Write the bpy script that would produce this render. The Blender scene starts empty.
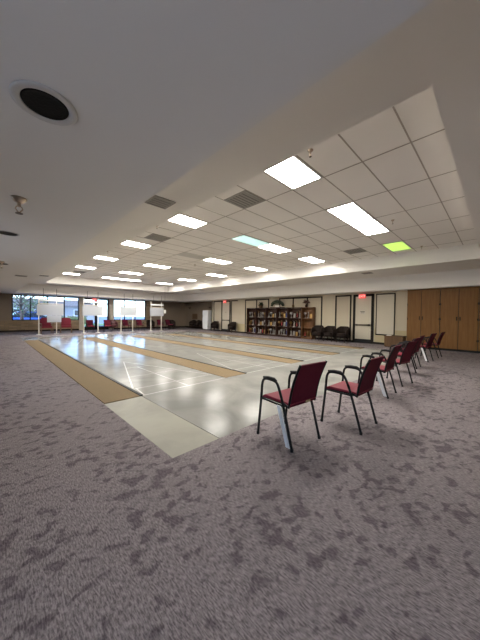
import bpy, bmesh, math, random
from mathutils import Vector, Matrix
random.seed(7)
SC = bpy.context.scene
COL = SC.collection
PI = math.pi

# ------------------------------------------------------------------ camera, world, sun, exposure
CAM_H = 1.3
cd = bpy.data.cameras.new('camera')
cam = bpy.data.objects.new('camera', cd)
COL.objects.link(cam)
cd.sensor_fit = 'VERTICAL'
cd.sensor_height = 36.0
cd.lens = 256.7 * 36.0 / 640.0
cd.clip_start = 0.02
cd.clip_end = 400
def unit(v): return v.normalized()
F_PX = 256.702
_y = unit(Vector((-13 - 240, 320 - 311.8, F_PX)))
_x = unit(Vector((500.5 - 240, 320 - 318.7, F_PX)))
_z = _x.cross(_y)
if _z.y < 0: _z = -_z
right = Vector((_x.x, _y.x, _z.x)); up = Vector((_x.y, _y.y, _z.y)); fwd = Vector((_x.z, _y.z, _z.z))
m = Matrix((( right.x, up.x, -fwd.x, 0), (right.y, up.y, -fwd.y, 0), (right.z, up.z, -fwd.z, CAM_H), (0, 0, 0, 1)))
cam.matrix_world = m
SC.camera = cam

SC.view_settings.view_transform = 'Standard'
SC.view_settings.look = 'None'
SC.view_settings.gamma = 1.0
SC.view_settings.use_curve_mapping = False
SC.view_settings.exposure = 0.6

LAMP = 26.0          # emission of a lit ceiling panel
w = bpy.data.worlds.new('world'); SC.world = w; w.use_nodes = True
nt = w.node_tree; nt.nodes.clear()
sky = nt.nodes.new('ShaderNodeTexSky'); sky.sky_type = 'NISHITA'; sky.sun_disc = False
sky.sun_elevation = math.radians(32); sky.sun_rotation = math.radians(235); sky.air_density = 1.0; sky.dust_density = 0.4; sky.ozone_density = 2.5
bg = nt.nodes.new('ShaderNodeBackground'); bg.inputs['Strength'].default_value = .62
out = nt.nodes.new('ShaderNodeOutputWorld')
nt.links.new(sky.outputs[0], bg.inputs[0]); nt.links.new(bg.outputs[0], out.inputs[0])

sl = bpy.data.lights.new('sun', 'SUN'); sl.energy = 6.0; sl.angle = math.radians(1.2); sl.color = (1.0, 0.97, 0.94)
sun = bpy.data.objects.new('sun', sl); COL.objects.link(sun)
sd = Vector((0.8, 0.5, -1.75))
sun.rotation_euler = sd.to_track_quat('-Z', 'Y').to_euler()
sun.location = (-10, -6, 8)

# ------------------------------------------------------------------ helpers
def tag(o, label=None, cat=None, group=None, kind=None):
    if label: o['label'] = label
    if cat: o['category'] = cat
    if group: o['group'] = group
    if kind: o['kind'] = kind
    return o

def thing(name, label, cat, loc=(0, 0, 0), rz=0.0, group=None):
    o = bpy.data.objects.new(name, None); COL.objects.link(o)
    o.empty_display_size = 0.1
    o.location = loc; o.rotation_euler = (0, 0, rz)
    return tag(o, label, cat, group)

def obj(name, bm, mat, parent=None, smooth=False, bevel=0.0, seg=2, loc=None, rot=None):
    bmesh.ops.recalc_face_normals(bm, faces=bm.faces[:])
    me = bpy.data.meshes.new(name); bm.to_mesh(me); bm.free()
    o = bpy.data.objects.new(name, me); COL.objects.link(o)
    for mm in (mat if isinstance(mat, (list, tuple)) else [mat]): me.materials.append(mm)
    if smooth:
        for p in me.polygons: p.use_smooth = True
    if parent is not None: o.parent = parent
    if loc is not None: o.location = loc
    if rot is not None: o.rotation_euler = rot
    if bevel > 0:
        b = o.modifiers.new('bevel', 'BEVEL'); b.width = bevel; b.segments = seg; b.limit_method = 'ANGLE'
    return o

def struct(name, bm, mat, parent=None, **k):
    o = obj(name, bm, mat, parent, **k)
    if parent is None: o['kind'] = 'structure'
    return o

def B(): return bmesh.new()

def box(bm, x0, x1, y0, y1, z0, z1, mi=0):
    vs = [bm.verts.new(p) for p in ((x0,y0,z0),(x1,y0,z0),(x1,y1,z0),(x0,y1,z0),(x0,y0,z1),(x1,y0,z1),(x1,y1,z1),(x0,y1,z1))]
    for f in ((0,3,2,1),(4,5,6,7),(0,1,5,4),(1,2,6,5),(2,3,7,6),(3,0,4,7)):
        bm.faces.new([vs[i] for i in f]).material_index = mi
    return bm

def bx(*a): return box(B(), *a)

def quad(bm, pts, mi=0):
    f = bm.faces.new([bm.verts.new(p) for p in pts]); f.material_index = mi
    return bm

def tube(bm, pts, r, n=10, mi=0):
    pts = [Vector(p) for p in pts]
    rs = r if isinstance(r, (list, tuple)) else [r] * len(pts)
    rings = []
    ref = None
    for i, p in enumerate(pts):
        d = (pts[min(i + 1, len(pts) - 1)] - pts[max(i - 1, 0)]).normalized()
        if ref is None:
            ref = Vector((1, 0, 0)) if abs(d.x) < 0.9 else Vector((0, 1, 0))
        a = (ref - d * ref.dot(d)).normalized(); ref = a
        b = d.cross(a)
        rings.append([bm.verts.new(p + (a * math.cos(2 * PI * k / n) + b * math.sin(2 * PI * k / n)) * rs[i]) for k in range(n)])
    for i in range(len(rings) - 1):
        for k in range(n):
            bm.faces.new((rings[i][k], rings[i][(k + 1) % n], rings[i + 1][(k + 1) % n], rings[i + 1][k])).material_index = mi
    bm.faces.new(rings[0][::-1]).material_index = mi; bm.faces.new(rings[-1]).material_index = mi
    return bm

def smooth_path(pts, it=2):
    pts = [Vector(p) for p in pts]
    for _ in range(it):
        q = [pts[0]]
        for a, b in zip(pts[:-1], pts[1:]):
            q += [a * .75 + b * .25, a * .25 + b * .75]
        q.append(pts[-1]); pts = q
    return pts

def lathe(bm, prof, n=20, cx=0, cy=0, mi=0):
    rings = []
    for r, z in prof:
        if r < 1e-5: rings.append([bm.verts.new((cx, cy, z))])
        else: rings.append([bm.verts.new((cx + r * math.cos(2*PI*k/n), cy + r * math.sin(2*PI*k/n), z)) for k in range(n)])
    for a, b in zip(rings[:-1], rings[1:]):
        for k in range(n):
            k2 = (k + 1) % n
            if len(a) == 1 and len(b) == 1: continue
            if len(a) == 1: f = (a[0], b[k], b[k2])
            elif len(b) == 1: f = (a[k], a[k2], b[0])
            else: f = (a[k], a[k2], b[k2], b[k])
            bm.faces.new(f).material_index = mi
    if len(rings[0]) > 1: bm.faces.new(rings[0][::-1])
    if len(rings[-1]) > 1: bm.faces.new(rings[-1])
    return bm

def prism(bm, poly, axis, a, b, mi=0):
    """poly in the plane across the axis; axis 'x': (y,z), 'y': (x,z)"""
    def P(p, t): return (t, p[0], p[1]) if axis == 'x' else (p[0], t, p[1])
    A = [bm.verts.new(P(p, a)) for p in poly]; C = [bm.verts.new(P(p, b)) for p in poly]
    bm.faces.new(A[::-1]).material_index = mi; bm.faces.new(C).material_index = mi
    n = len(poly)
    for i in range(n): bm.faces.new((A[i], A[(i+1) % n], C[(i+1) % n], C[i])).material_index = mi
    return bm

def copy_tree(o, parent=None):
    c = o.copy(); COL.objects.link(c)
    if parent is not None: c.parent = parent
    for ch in list(o.children): copy_tree(ch, c)
    return c

def dup(root, loc, rz=None, label=None, group=None):
    c = copy_tree(root); c.location = loc
    if rz is not None: c.rotation_euler = (0, 0, rz)
    if label: c['label'] = label
    if group: c['group'] = group
    return c

def text_bm(txt, size, depth):
    cu = bpy.data.curves.new('letters', 'FONT'); cu.body = txt; cu.size = size; cu.extrude = depth; cu.align_x = 'CENTER'; cu.align_y = 'CENTER'
    t = bpy.data.objects.new('letters', cu); COL.objects.link(t)
    dg = bpy.context.evaluated_depsgraph_get(); dg.update()
    me = bpy.data.meshes.new_from_object(t.evaluated_get(dg))
    bm = B(); bm.from_mesh(me)
    bpy.data.objects.remove(t); bpy.data.meshes.remove(me)
    return bm

# ------------------------------------------------------------------ materials
def mat(name, col, rough=0.6, metal=0.0, spec=0.5, emit=None, estr=0.0, noise=0.0, nscale=6.0, bump=0.0, bscale=60.0, coat=0.0, sheen=0.0, trans=0.0):
    mm = bpy.data.materials.new(name); mm.use_nodes = True
    n = mm.node_tree.nodes; l = mm.node_tree.links; p = n['Principled BSDF']
    p.inputs['Base Color'].default_value = (*col, 1); p.inputs['Roughness'].default_value = rough
    p.inputs['Metallic'].default_value = metal; p.inputs['Specular IOR Level'].default_value = spec
    p.inputs['Coat Weight'].default_value = coat; p.inputs['Sheen Weight'].default_value = sheen
    p.inputs['Transmission Weight'].default_value = trans
    if emit: p.inputs['Emission Color'].default_value = (*emit, 1); p.inputs['Emission Strength'].default_value = estr
    if noise or bump: tc = n.new('ShaderNodeTexCoord')
    if noise:
        t = n.new('ShaderNodeTexNoise'); t.inputs['Scale'].default_value = nscale; t.inputs['Detail'].default_value = 4
        l.new(tc.outputs['Object'], t.inputs['Vector'])
        r = n.new('ShaderNodeMix'); r.data_type = 'RGBA'
        r.inputs['A'].default_value = (*[c * (1 - noise) for c in col], 1); r.inputs['B'].default_value = (*[min(1, c * (1 + noise)) for c in col], 1)
        l.new(t.outputs['Fac'], r.inputs['Factor']); l.new(r.outputs['Result'], p.inputs['Base Color'])
    if bump:
        t2 = n.new('ShaderNodeTexNoise'); t2.inputs['Scale'].default_value = bscale; t2.inputs['Detail'].default_value = 3
        l.new(tc.outputs['Object'], t2.inputs['Vector'])
        bp = n.new('ShaderNodeBump'); bp.inputs['Strength'].default_value = bump; bp.inputs['Distance'].default_value = 0.01
        l.new(t2.outputs['Fac'], bp.inputs['Height']); l.new(bp.outputs['Normal'], p.inputs['Normal'])
    return mm

def wood(name, c1, c2, rough=0.45, scale=2.0, axis='Z'):
    mm = bpy.data.materials.new(name); mm.use_nodes = True
    n = mm.node_tree.nodes; l = mm.node_tree.links; p = n['Principled BSDF']
    tc = n.new('ShaderNodeTexCoord'); mp = n.new('ShaderNodeMapping')
    s = {'Z': (8, 8, .6), 'Y': (8, .6, 8), 'X': (.6, 8, 8)}[axis]
    mp.inputs['Scale'].default_value = [v * scale for v in s]
    t = n.new('ShaderNodeTexNoise'); t.inputs['Scale'].default_value = 2.0; t.inputs['Detail'].default_value = 6; t.inputs['Distortion'].default_value = .6
    cr = n.new('ShaderNodeValToRGB'); cr.color_ramp.elements[0].position = .3; cr.color_ramp.elements[1].position = .7
    cr.color_ramp.elements[0].color = (*c1, 1); cr.color_ramp.elements[1].color = (*c2, 1)
    l.new(tc.outputs['Object'], mp.inputs['Vector']); l.new(mp.outputs['Vector'], t.inputs['Vector'])
    l.new(t.outputs['Fac'], cr.inputs['Fac']); l.new(cr.outputs['Color'], p.inputs['Base Color'])
    p.inputs['Roughness'].default_value = rough; p.inputs['Specular IOR Level'].default_value = .25
    return mm

def carpet_mat():
    mm = bpy.data.materials.new('mottled_carpet'); mm.use_nodes = True
    n = mm.node_tree.nodes; l = mm.node_tree.links; p = n['Principled BSDF']
    tc = n.new('ShaderNodeTexCoord')
    # short yarn dashes running along the hall
    mw = n.new('ShaderNodeMapping'); mw.inputs['Scale'].default_value = (150, 34, 1); mw.inputs['Rotation'].default_value = (0, 0, .12)
    l.new(tc.outputs['Object'], mw.inputs['Vector'])
    wv = n.new('ShaderNodeTexNoise'); wv.inputs['Scale'].default_value = 1.0; wv.inputs['Detail'].default_value = 1.0; wv.inputs['Distortion'].default_value = .3
    l.new(mw.outputs['Vector'], wv.inputs['Vector'])
    # leaf-like dark patches
    mp = n.new('ShaderNodeMapping'); mp.inputs['Rotation'].default_value = (0, 0, .5); mp.inputs['Scale'].default_value = (1.0, 1.25, 1)
    l.new(tc.outputs['Object'], mp.inputs['Vector'])
    n1 = n.new('ShaderNodeTexNoise'); n1.inputs['Scale'].default_value = 9.5; n1.inputs['Detail'].default_value = 1.8; n1.inputs['Roughness'].default_value = .5; n1.inputs['Distortion'].default_value = .4
    l.new(mp.outputs['Vector'], n1.inputs['Vector'])
    n2 = n.new('ShaderNodeTexNoise'); n2.inputs['Scale'].default_value = 1.6; n2.inputs['Detail'].default_value = 2
    l.new(tc.outputs['Object'], n2.inputs['Vector'])
    ad = n.new('ShaderNodeMath'); ad.operation = 'MULTIPLY_ADD'; ad.inputs[1].default_value = .5
    l.new(n2.outputs['Fac'], ad.inputs[0]); l.new(n1.outputs['Fac'], ad.inputs[2])
    cr = n.new('ShaderNodeValToRGB'); cr.color_ramp.elements[0].position = .785; cr.color_ramp.elements[1].position = .885
    l.new(ad.outputs[0], cr.inputs['Fac'])
    # light strands
    n3 = n.new('ShaderNodeTexNoise'); n3.inputs['Scale'].default_value = 120; n3.inputs['Detail'].default_value = 2
    l.new(tc.outputs['Object'], n3.inputs['Vector'])
    base = n.new('ShaderNodeMix'); base.data_type = 'RGBA'
    base.inputs['A'].default_value = (.06, .048, .053, 1); base.inputs['B'].default_value = (.375, .330, .332, 1)
    a2 = n.new('ShaderNodeMath'); a2.operation = 'MULTIPLY_ADD'; a2.inputs[1].default_value = .5
    mu = n.new('ShaderNodeMath'); mu.operation = 'MULTIPLY'; mu.inputs[1].default_value = .5
    wr = n.new('ShaderNodeMapRange'); wr.inputs['From Min'].default_value = .34; wr.inputs['From Max'].default_value = .66
    l.new(wv.outputs['Fac'], wr.inputs['Value'])
    l.new(n3.outputs['Fac'], mu.inputs[0]); l.new(wr.outputs['Result'], a2.inputs[0]); l.new(mu.outputs[0], a2.inputs[2])
    l.new(a2.outputs[0], base.inputs['Factor'])
    dk = n.new('ShaderNodeMix'); dk.data_type = 'RGBA'; dk.blend_type = 'MULTIPLY'; dk.inputs['B'].default_value = (.58, .56, .59, 1)
    l.new(cr.outputs['Color'], dk.inputs['Factor']); l.new(base.outputs['Result'], dk.inputs['A'])
    l.new(dk.outputs['Result'], p.inputs['Base Color'])
    bp = n.new('ShaderNodeBump'); bp.inputs['Strength'].default_value = .25; bp.inputs['Distance'].default_value = .006
    l.new(a2.outputs[0], bp.inputs['Height']); l.new(bp.outputs['Normal'], p.inputs['Normal'])
    p.inputs['Roughness'].default_value = .95; p.inputs['Specular IOR Level'].default_value = .1
    return mm

def court_mat(name, c1, c2, rough=.1):
    mm = bpy.data.materials.new(name); mm.use_nodes = True
    n = mm.node_tree.nodes; l = mm.node_tree.links; p = n['Principled BSDF']
    tc = n.new('ShaderNodeTexCoord')
    t = n.new('ShaderNodeTexNoise'); t.inputs['Scale'].default_value = 1.1; t.inputs['Detail'].default_value = 7; t.inputs['Roughness'].default_value = .6; t.inputs['Distortion'].default_value = .8
    l.new(tc.outputs['Object'], t.inputs['Vector'])
    cr = n.new('ShaderNodeValToRGB'); cr.color_ramp.elements[0].position = .36; cr.color_ramp.elements[1].position = .62
    cr.color_ramp.elements[0].color = (*c1, 1); cr.color_ramp.elements[1].color = (*c2, 1)
    l.new(t.outputs['Fac'], cr.inputs['Fac']); l.new(cr.outputs['Color'], p.inputs['Base Color'])
    t2 = n.new('ShaderNodeTexNoise'); t2.inputs['Scale'].default_value = 3.0; t2.inputs['Detail'].default_value = 2
    l.new(tc.outputs['Object'], t2.inputs['Vector'])
    bp = n.new('ShaderNodeBump'); bp.inputs['Strength'].default_value = .12; bp.inputs['Distance'].default_value = .01
    l.new(t2.outputs['Fac'], bp.inputs['Height']); l.new(bp.outputs['Normal'], p.inputs['Normal'])
    p.inputs['Roughness'].default_value = rough; p.inputs['Specular IOR Level'].default_value = .05
    return mm

def brick_mat(name, c1, c2, mortar, scale=1.0, roty=True):
    mm = bpy.data.materials.new(name); mm.use_nodes = True
    n = mm.node_tree.nodes; l = mm.node_tree.links; p = n['Principled BSDF']
    tc = n.new('ShaderNodeTexCoord'); mp = n.new('ShaderNodeMapping')
    mp.inputs['Rotation'].default_value = (PI / 2, 0, 0)
    b = n.new('ShaderNodeTexBrick'); b.inputs['Scale'].default_value = scale; b.inputs['Brick Width'].default_value = .4; b.inputs['Row Height'].default_value = .1
    b.inputs['Mortar Size'].default_value = .008
    b.inputs['Color1'].default_value = (*c1, 1); b.inputs['Color2'].default_value = (*c2, 1); b.inputs['Mortar'].default_value = (*mortar, 1)
    l.new(tc.outputs['Object'], mp.inputs['Vector']); l.new(mp.outputs['Vector'], b.inputs['Vector']); l.new(b.outputs['Color'], p.inputs['Base Color'])
    p.inputs['Roughness'].default_value = .85
    return mm

def board_mat(name, col):
    mm = bpy.data.materials.new(name); mm.use_nodes = True
    n = mm.node_tree.nodes; l = mm.node_tree.links
    d = n['Principled BSDF']; d.inputs['Base Color'].default_value = (*col, 1); d.inputs['Roughness'].default_value = .35
    t = n.new('ShaderNodeBsdfTranslucent'); t.inputs['Color'].default_value = (*col, 1)
    mx = n.new('ShaderNodeMixShader'); mx.inputs[0].default_value = .3
    l.new(d.outputs[0], mx.inputs[1]); l.new(t.outputs[0], mx.inputs[2])
    tr = n.new('ShaderNodeBsdfTransparent'); m2 = n.new('ShaderNodeMixShader'); m2.inputs[0].default_value = .22
    l.new(mx.outputs[0], m2.inputs[1]); l.new(tr.outputs[0], m2.inputs[2]); l.new(m2.outputs[0], n['Material Output'].inputs['Surface'])
    return mm

def glass_mat(name='window_glass', tint=(.78, .87, 1.0)):
    mm = bpy.data.materials.new(name); mm.use_nodes = True
    n = mm.node_tree.nodes; l = mm.node_tree.links
    n.remove(n['Principled BSDF'])
    g = n.new('ShaderNodeBsdfGlossy'); g.inputs['Roughness'].default_value = .02; g.inputs['Color'].default_value = (.9, .95, 1, 1)
    t = n.new('ShaderNodeBsdfTransparent'); t.inputs['Color'].default_value = (*tint, 1)
    f = n.new('ShaderNodeFresnel'); f.inputs['IOR'].default_value = 1.45
    mx = n.new('ShaderNodeMixShader')
    l.new(f.outputs[0], mx.inputs[0]); l.new(t.outputs[0], mx.inputs[1]); l.new(g.outputs[0], mx.inputs[2]); l.new(mx.outputs[0], n['Material Output'].inputs['Surface'])
    return mm

M = {}
M['carpet'] = carpet_mat()
M['court'] = court_mat('polished_concrete', (.22, .217, .203), (.30, .295, .272), .16)
M['apron'] = court_mat('pale_concrete', (.29, .28, .235), (.36, .345, .29), .4)
M['strip'] = mat('tan_carpet_strip', (.205, .146, .078), .85, noise=.18, nscale=30, bump=.3, bscale=160, spec=.25)
M['line'] = mat('white_floor_paint', (.58, .58, .55), .2)
M['gypsum'] = mat('painted_gypsum', (.82, .80, .775), .75, noise=.03, nscale=.7, bump=.04, bscale=90)
M['tile'] = mat('ceiling_tile', (.87, .83, .785), .9, noise=.04, nscale=1.2, bump=.15, bscale=220)
M['tbar'] = mat('ceiling_grid_bar', (.40, .35, .30), .6)
M['soffit'] = mat('painted_soffit', (.85, .815, .765), .75, bump=.04, bscale=90)
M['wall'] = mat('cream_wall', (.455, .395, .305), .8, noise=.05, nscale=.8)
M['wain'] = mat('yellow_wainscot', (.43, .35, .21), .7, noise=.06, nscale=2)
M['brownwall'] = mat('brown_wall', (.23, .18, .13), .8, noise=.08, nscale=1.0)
M['brick'] = brick_mat('brown_brick', (.32, .23, .14), (.22, .16, .09), (.17, .14, .11))
M['paleb'] = mat('pale_pillar', (.50, .44, .36), .8, noise=.15, nscale=7)
M['darktrim'] = mat('dark_brown_trim', (.011, .008, .007), .6, spec=.2)
M['black'] = mat('black_plastic', (.008, .008, .009), .55, spec=.25)
M['blackmetal'] = mat('black_painted_steel', (.006, .006, .007), .5, spec=.2)
M['door'] = mat('cream_door', (.48, .43, .345), .55)
M['metalbar'] = mat('dark_metal', (.10, .085, .07), .35, metal=.8)
M['chrome'] = mat('brushed_metal', (.6, .58, .54), .3, metal=1.0)
M['white'] = mat('white_plastic', (.80, .80, .79), .4)
M['fridge'] = mat('white_enamel', (.82, .83, .84), .3)
M['burg'] = mat('burgundy_vinyl', (.185, .014, .030), .65, noise=.15, nscale=30, spec=.25)
M['burgback'] = mat('burgundy_fabric', (.095, .009, .022), .8, spec=.15, noise=.2, nscale=40)
M['whitemetal'] = mat('white_paint', (.66, .66, .68), .45)
M['tagm'] = mat('beige_tag', (.45, .33, .16), .6)
M['cab'] = wood('oak_veneer', (.155, .068, .0155), (.205, .097, .026), .5, 1.2)
M['darkwood'] = wood('dark_mahogany', (.022, .009, .006), (.045, .018, .011), .4, 1.5)
M['midwood'] = wood('medium_wood', (.10, .045, .018), (.16, .075, .032), .45, 1.5)
M['boxwood'] = wood('brown_box_wood', (.085, .045, .02), (.14, .075, .035), .5, 1.5)
M['tub'] = mat('black_brown_leather', (.013, .007, .005), .75, spec=.2, noise=.2, nscale=12)
M['tubbrown'] = mat('brown_leather', (.10, .03, .032), .5, noise=.2, nscale=12)
M['legwood'] = mat('chair_wood', (.16, .085, .04), .45)
M['post'] = mat('cream_post', (.70, .66, .56), .45)
M['board'] = board_mat('white_score_panel', (.62, .63, .65))
M['lampon'] = mat('lit_diffuser', (.9, .9, .88), .5, emit=(1.0, .955, .88), estr=LAMP)
M['lampcyan'] = mat('lit_diffuser_cyan', (.8, .9, .88), .5, emit=(.30, .54, .50), estr=1.0)
M['lampgreen'] = mat('lit_diffuser_green', (.8, .9, .6), .5, emit=(.34, .64, .05), estr=1.0)
M['lampoff'] = mat('unlit_diffuser', (.58, .55, .51), .5)
M['lampframe'] = mat('light_frame', (.72, .70, .67), .5)
M['vent'] = mat('grey_vent', (.30, .28, .255), .5)
M['ventdark'] = mat('vent_slot', (.12, .11, .10), .7)
M['exitred'] = mat('exit_red', (.5, .03, .03), .5, emit=(1.0, .10, .09), estr=.55)
M['exitletters'] = mat('exit_letters', (.9, .5, .45), .5, emit=(1.0, .50, .45), estr=.9)
M['ringwhite'] = mat('downlight_trim', (.62, .60, .57), .45)
M['canblack'] = mat('downlight_baffle', (.005, .005, .005), .6, bump=.3, bscale=60, spec=.15)
M['brass'] = mat('sprinkler_brass', (.55, .46, .36), .3, metal=1.0)
M['gold'] = mat('gold_trophy', (.24, .15, .06), .4, metal=1.0)
M['silver'] = mat('silver_trophy', (.36, .35, .34), .4, metal=1.0)
M['marble'] = mat('white_marble', (.22, .20, .18), .3, noise=.15, nscale=20)
M['blue'] = mat('blue_column', (.05, .08, .25), .3)
M['red'] = mat('red_column', (.30, .03, .03), .3)
M['leaf'] = mat('dark_leaves', (.025, .035, .018), .6, noise=.4, nscale=20)
M['basket'] = mat('woven_basket', (.12, .07, .035), .8, noise=.3, nscale=40)
M['flower'] = mat('dried_flowers', (.07, .03, .02), .8, noise=.4, nscale=30)
M['paper'] = mat('white_paper', (.75, .74, .70), .7)
M['signgrey'] = mat('small_sign', (.50, .46, .40), .6)
M['ink'] = mat('sign_ink', (.10, .09, .08), .6)
M['glass'] = glass_mat(); M['clearglass'] = glass_mat('clear_glass', (.93, .95, .96))
M['pave'] = mat('pale_pavement', (.15, .18, .235), .9, noise=.08, nscale=.5)
M['concrete'] = mat('outdoor_concrete', (.56, .57, .60), .9, noise=.08, nscale=.5)
M['grass'] = mat('lawn_grass', (.14, .22, .07), .9, noise=.3, nscale=3)
M['tree'] = mat('tree_leaf', (.13, .20, .08), .8, noise=.4, nscale=8)
M['bark'] = mat('tree_bark', (.12, .09, .07), .9, noise=.3, nscale=12)
M['hedge'] = mat('hedge_leaf', (.20, .21, .09), .9, noise=.4, nscale=10)
M['carblue'] = mat('blue_car_paint', (.05, .12, .38), .25, coat=.6)
M['rubber'] = mat('black_rubber', (.02, .02, .02), .8)
M['carglass'] = mat('dark_car_glass', (.03, .04, .05), .1)
M['stucco'] = mat('pale_stucco', (.34, .32, .30), .9, noise=.06, nscale=2)
M['rooftile'] = mat('roof_tile', (.22, .19, .18), .9)

# ------------------------------------------------------------------ room shell
XL, XR, YN, YF = -2.3, 13.3, -3.6, 22.4
XA, YA = 14.3, 16.87                      # alcove at the far end of the right-hand wall
Z1, Z2, Z3 = 2.5, 3.11, 3.586
SX0, SX1, SY1 = 1.21, 12.73, 20.8         # step from the low ceiling to the middle soffit
RX0, RX1, RY0, RY1 = 2.49, 10.58, .417, 19.2   # tile recess
SY0 = -1.9

b = B()
CX0, CX1, CY0, CY1 = 1.19, 11.25, 2.05, 17.2
quad(b, [(XL, YN, 0), (XA + .2, YN, 0), (XA + .2, CY0, 0), (XL, CY0, 0)])
quad(b, [(XL, CY1, 0), (XA + .2, CY1, 0), (XA + .2, YF, 0), (XL, YF, 0)])
quad(b, [(XL, CY0, 0), (CX0, CY0, 0), (CX0, CY1, 0), (XL, CY1, 0)])
quad(b, [(CX1, CY0, 0), (XA + .2, CY0, 0), (XA + .2, CY1, 0), (CX1, CY1, 0)])
struct('floor', b, M['carpet'])
b = B(); box(b, XL, XA + .2, YN, YF, -.2, -.02); struct('floor_slab', b, M['apron'])

# polished court: pale border piece front left, grey slabs with joints
b = B(); box(b, CX0, 1.735, CY0, 3.965, -.02, -.002)
struct('floor_border', b, M['apron'])
b = B()
box(b, 1.745, CX1, CY0, CY1, -.02, -.002); box(b, CX0, 1.735, 15.27, CY1, -.02, -.002)
struct('floor_court', b, M['court'])
b = B(); box(b, 1.735, 1.745, CY0, CY1, -.02, -.006)
struct('floor_joint', b, M['ventdark'])

LANES = [(1.745, 3.50), (4.125, 5.88), (6.505, 8.26), (8.885, 10.64)]
STRIPS = [(1.20, 1.72), (3.52, 4.10), (5.90, 6.48), (8.28, 8.86), (10.66, 11.23)]
def seg_line(bm, a, c, wd, z):
    a = Vector((*a, 0)); c = Vector((*c, 0)); d = (c - a).normalized(); nrm = Vector((-d.y, d.x, 0)) * wd / 2
    quad(bm, [(*(a + nrm).xy, z), (*(a - nrm).xy, z), (*(c - nrm).xy, z), (*(c + nrm).xy, z)])
b = B()
for x0, x1 in LANES:
    xm = (x0 + x1) / 2
    for y0, s in ((3.965, 1), (15.27, -1)):
        Y = lambda t: y0 + s * t
        zz = -.0006
        seg_line(b, (x0, Y(.015)), (x1 + .02, Y(.015)), .025, zz)
        seg_line(b, (x0, Y(.45)), (x1, Y(.45)), .02, zz + .0002)
        seg_line(b, (xm, Y(0)), (xm, Y(2.25)), .02, zz + .0004)
        seg_line(b, (x0 + .06, Y(.5)), (xm, Y(3.15)), .022, zz + .0006)
        seg_line(b, (x1 - .06, Y(.5)), (xm, Y(3.15)), .022, zz + .0008)
        for t in (1.35, 2.25):
            hw = (x1 - x0 - .12) / 2 * (3.15 - t) / 2.65
            seg_line(b, (xm - hw, Y(t)), (xm + hw, Y(t)), .018, zz + .001)
        seg_line(b, (x0 + .05, Y(.03)), (x0 + .10, Y(.47)), .02, zz + .0012)
    seg_line(b, (x0, 9.6), (x1, 9.6), .02, -.0006)
struct('floor_markings', b, M['line'])

strip_words = ['tan carpet strip along the left edge of the shuffleboard court beside the open carpet',
               'tan carpet strip between the first and second shuffleboard lanes from the left',
               'tan carpet strip between the two middle shuffleboard lanes',
               'tan carpet strip between the third and fourth shuffleboard lanes from the left',
               'tan carpet strip at the bookcase side of the shuffleboard court']
for (x0, x1), lb in zip(STRIPS, strip_words):
    t = thing('carpet_strip', lb, 'carpet strip', ((x0 + x1) / 2, 9.6, 0), 0, 'tan strips between the lanes')
    h = (x1 - x0) / 2
    obj('pile', bx(-h, h, -5.63, 5.67, -.004, .006), M['strip'], t)
    e = obj('edge', bx(h - .004, h + .046, -5.63, 5.67, -.006, .014), M['black'], t); e['label'] = 'black edge strip'

# ceilings
b = B()
quad(b, [(XL, YN, Z1), (SX0, YN, Z1), (SX0, YF, Z1), (XL, YF, Z1)])
quad(b, [(SX1, YN, Z1), (XA + .2, YN, Z1), (XA + .2, YF, Z1), (SX1, YF, Z1)])
quad(b, [(SX0, SY1, Z1), (SX1, SY1, Z1), (SX1, YF, Z1), (SX0, YF, Z1)])
quad(b, [(SX0, YN, Z1), (SX1, YN, Z1), (SX1, SY0, Z1), (SX0, SY0, Z1)])
struct('ceiling_low', b, M['gypsum'])
b = B()
for (xa, ya, xb, yb) in ((SX0, SY0, SX0, SY1), (SX0, SY1, SX1, SY1), (SX1, SY1, SX1, SY0), (SX1, SY0, SX0, SY0)):
    quad(b, [(xa, ya, Z1), (xb, yb, Z1), (xb, yb, Z2), (xa, ya, Z2)])
quad(b, [(SX0, SY0, Z2), (RX0, SY0, Z2), (RX0, SY1, Z2), (SX0, SY1, Z2)])
quad(b, [(RX1, SY0, Z2), (SX1, SY0, Z2), (SX1, SY1, Z2), (RX1, SY1, Z2)])
quad(b, [(RX0, RY1, Z2), (RX1, RY1, Z2), (RX1, SY1, Z2), (RX0, SY1, Z2)])
quad(b, [(RX0, SY0, Z2), (RX1, SY0, Z2), (RX1, RY0, Z2), (RX0, RY0, Z2)])
for (xa, ya, xb, yb) in ((RX0, RY0, RX0, RY1), (RX0, RY1, RX1, RY1), (RX1, RY1, RX1, RY0), (RX1, RY0, RX0, RY0)):
    quad(b, [(xa, ya, Z2), (xb, yb, Z2), (xb, yb, Z3 + .1), (xa, ya, Z3 + .1)])
struct('ceiling_soffit', b, M['soffit'])
GX0, GY0, TX, TY = 2.73, .26, 1.22, .61
b = B(); box(b, RX0 - .02, RX1 + .02, RY0 - .02, RY1 + .02, Z3, Z3 + .06)
for k in range(0, 8):
    x = GX0 + k * TX
    if RX0 < x < RX1: box(b, x - .009, x + .009, RY0, RY1, Z3 - .004, Z3 + .001, 1)
for k in range(0, 32):
    y = GY0 + k * TY
    if RY0 < y < RY1: box(b, RX0, RX1, y - .009, y + .009, Z3 - .004, Z3 + .001, 1)
struct('ceiling_tiles', b, [M['tile'], M['tbar']])
b = B(); box(b, XL - .3, XA + .5, YN - .3, YF + .3, Z3 + .12, Z3 + .3); struct('ceiling_roof', b, M['gypsum'])

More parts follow.
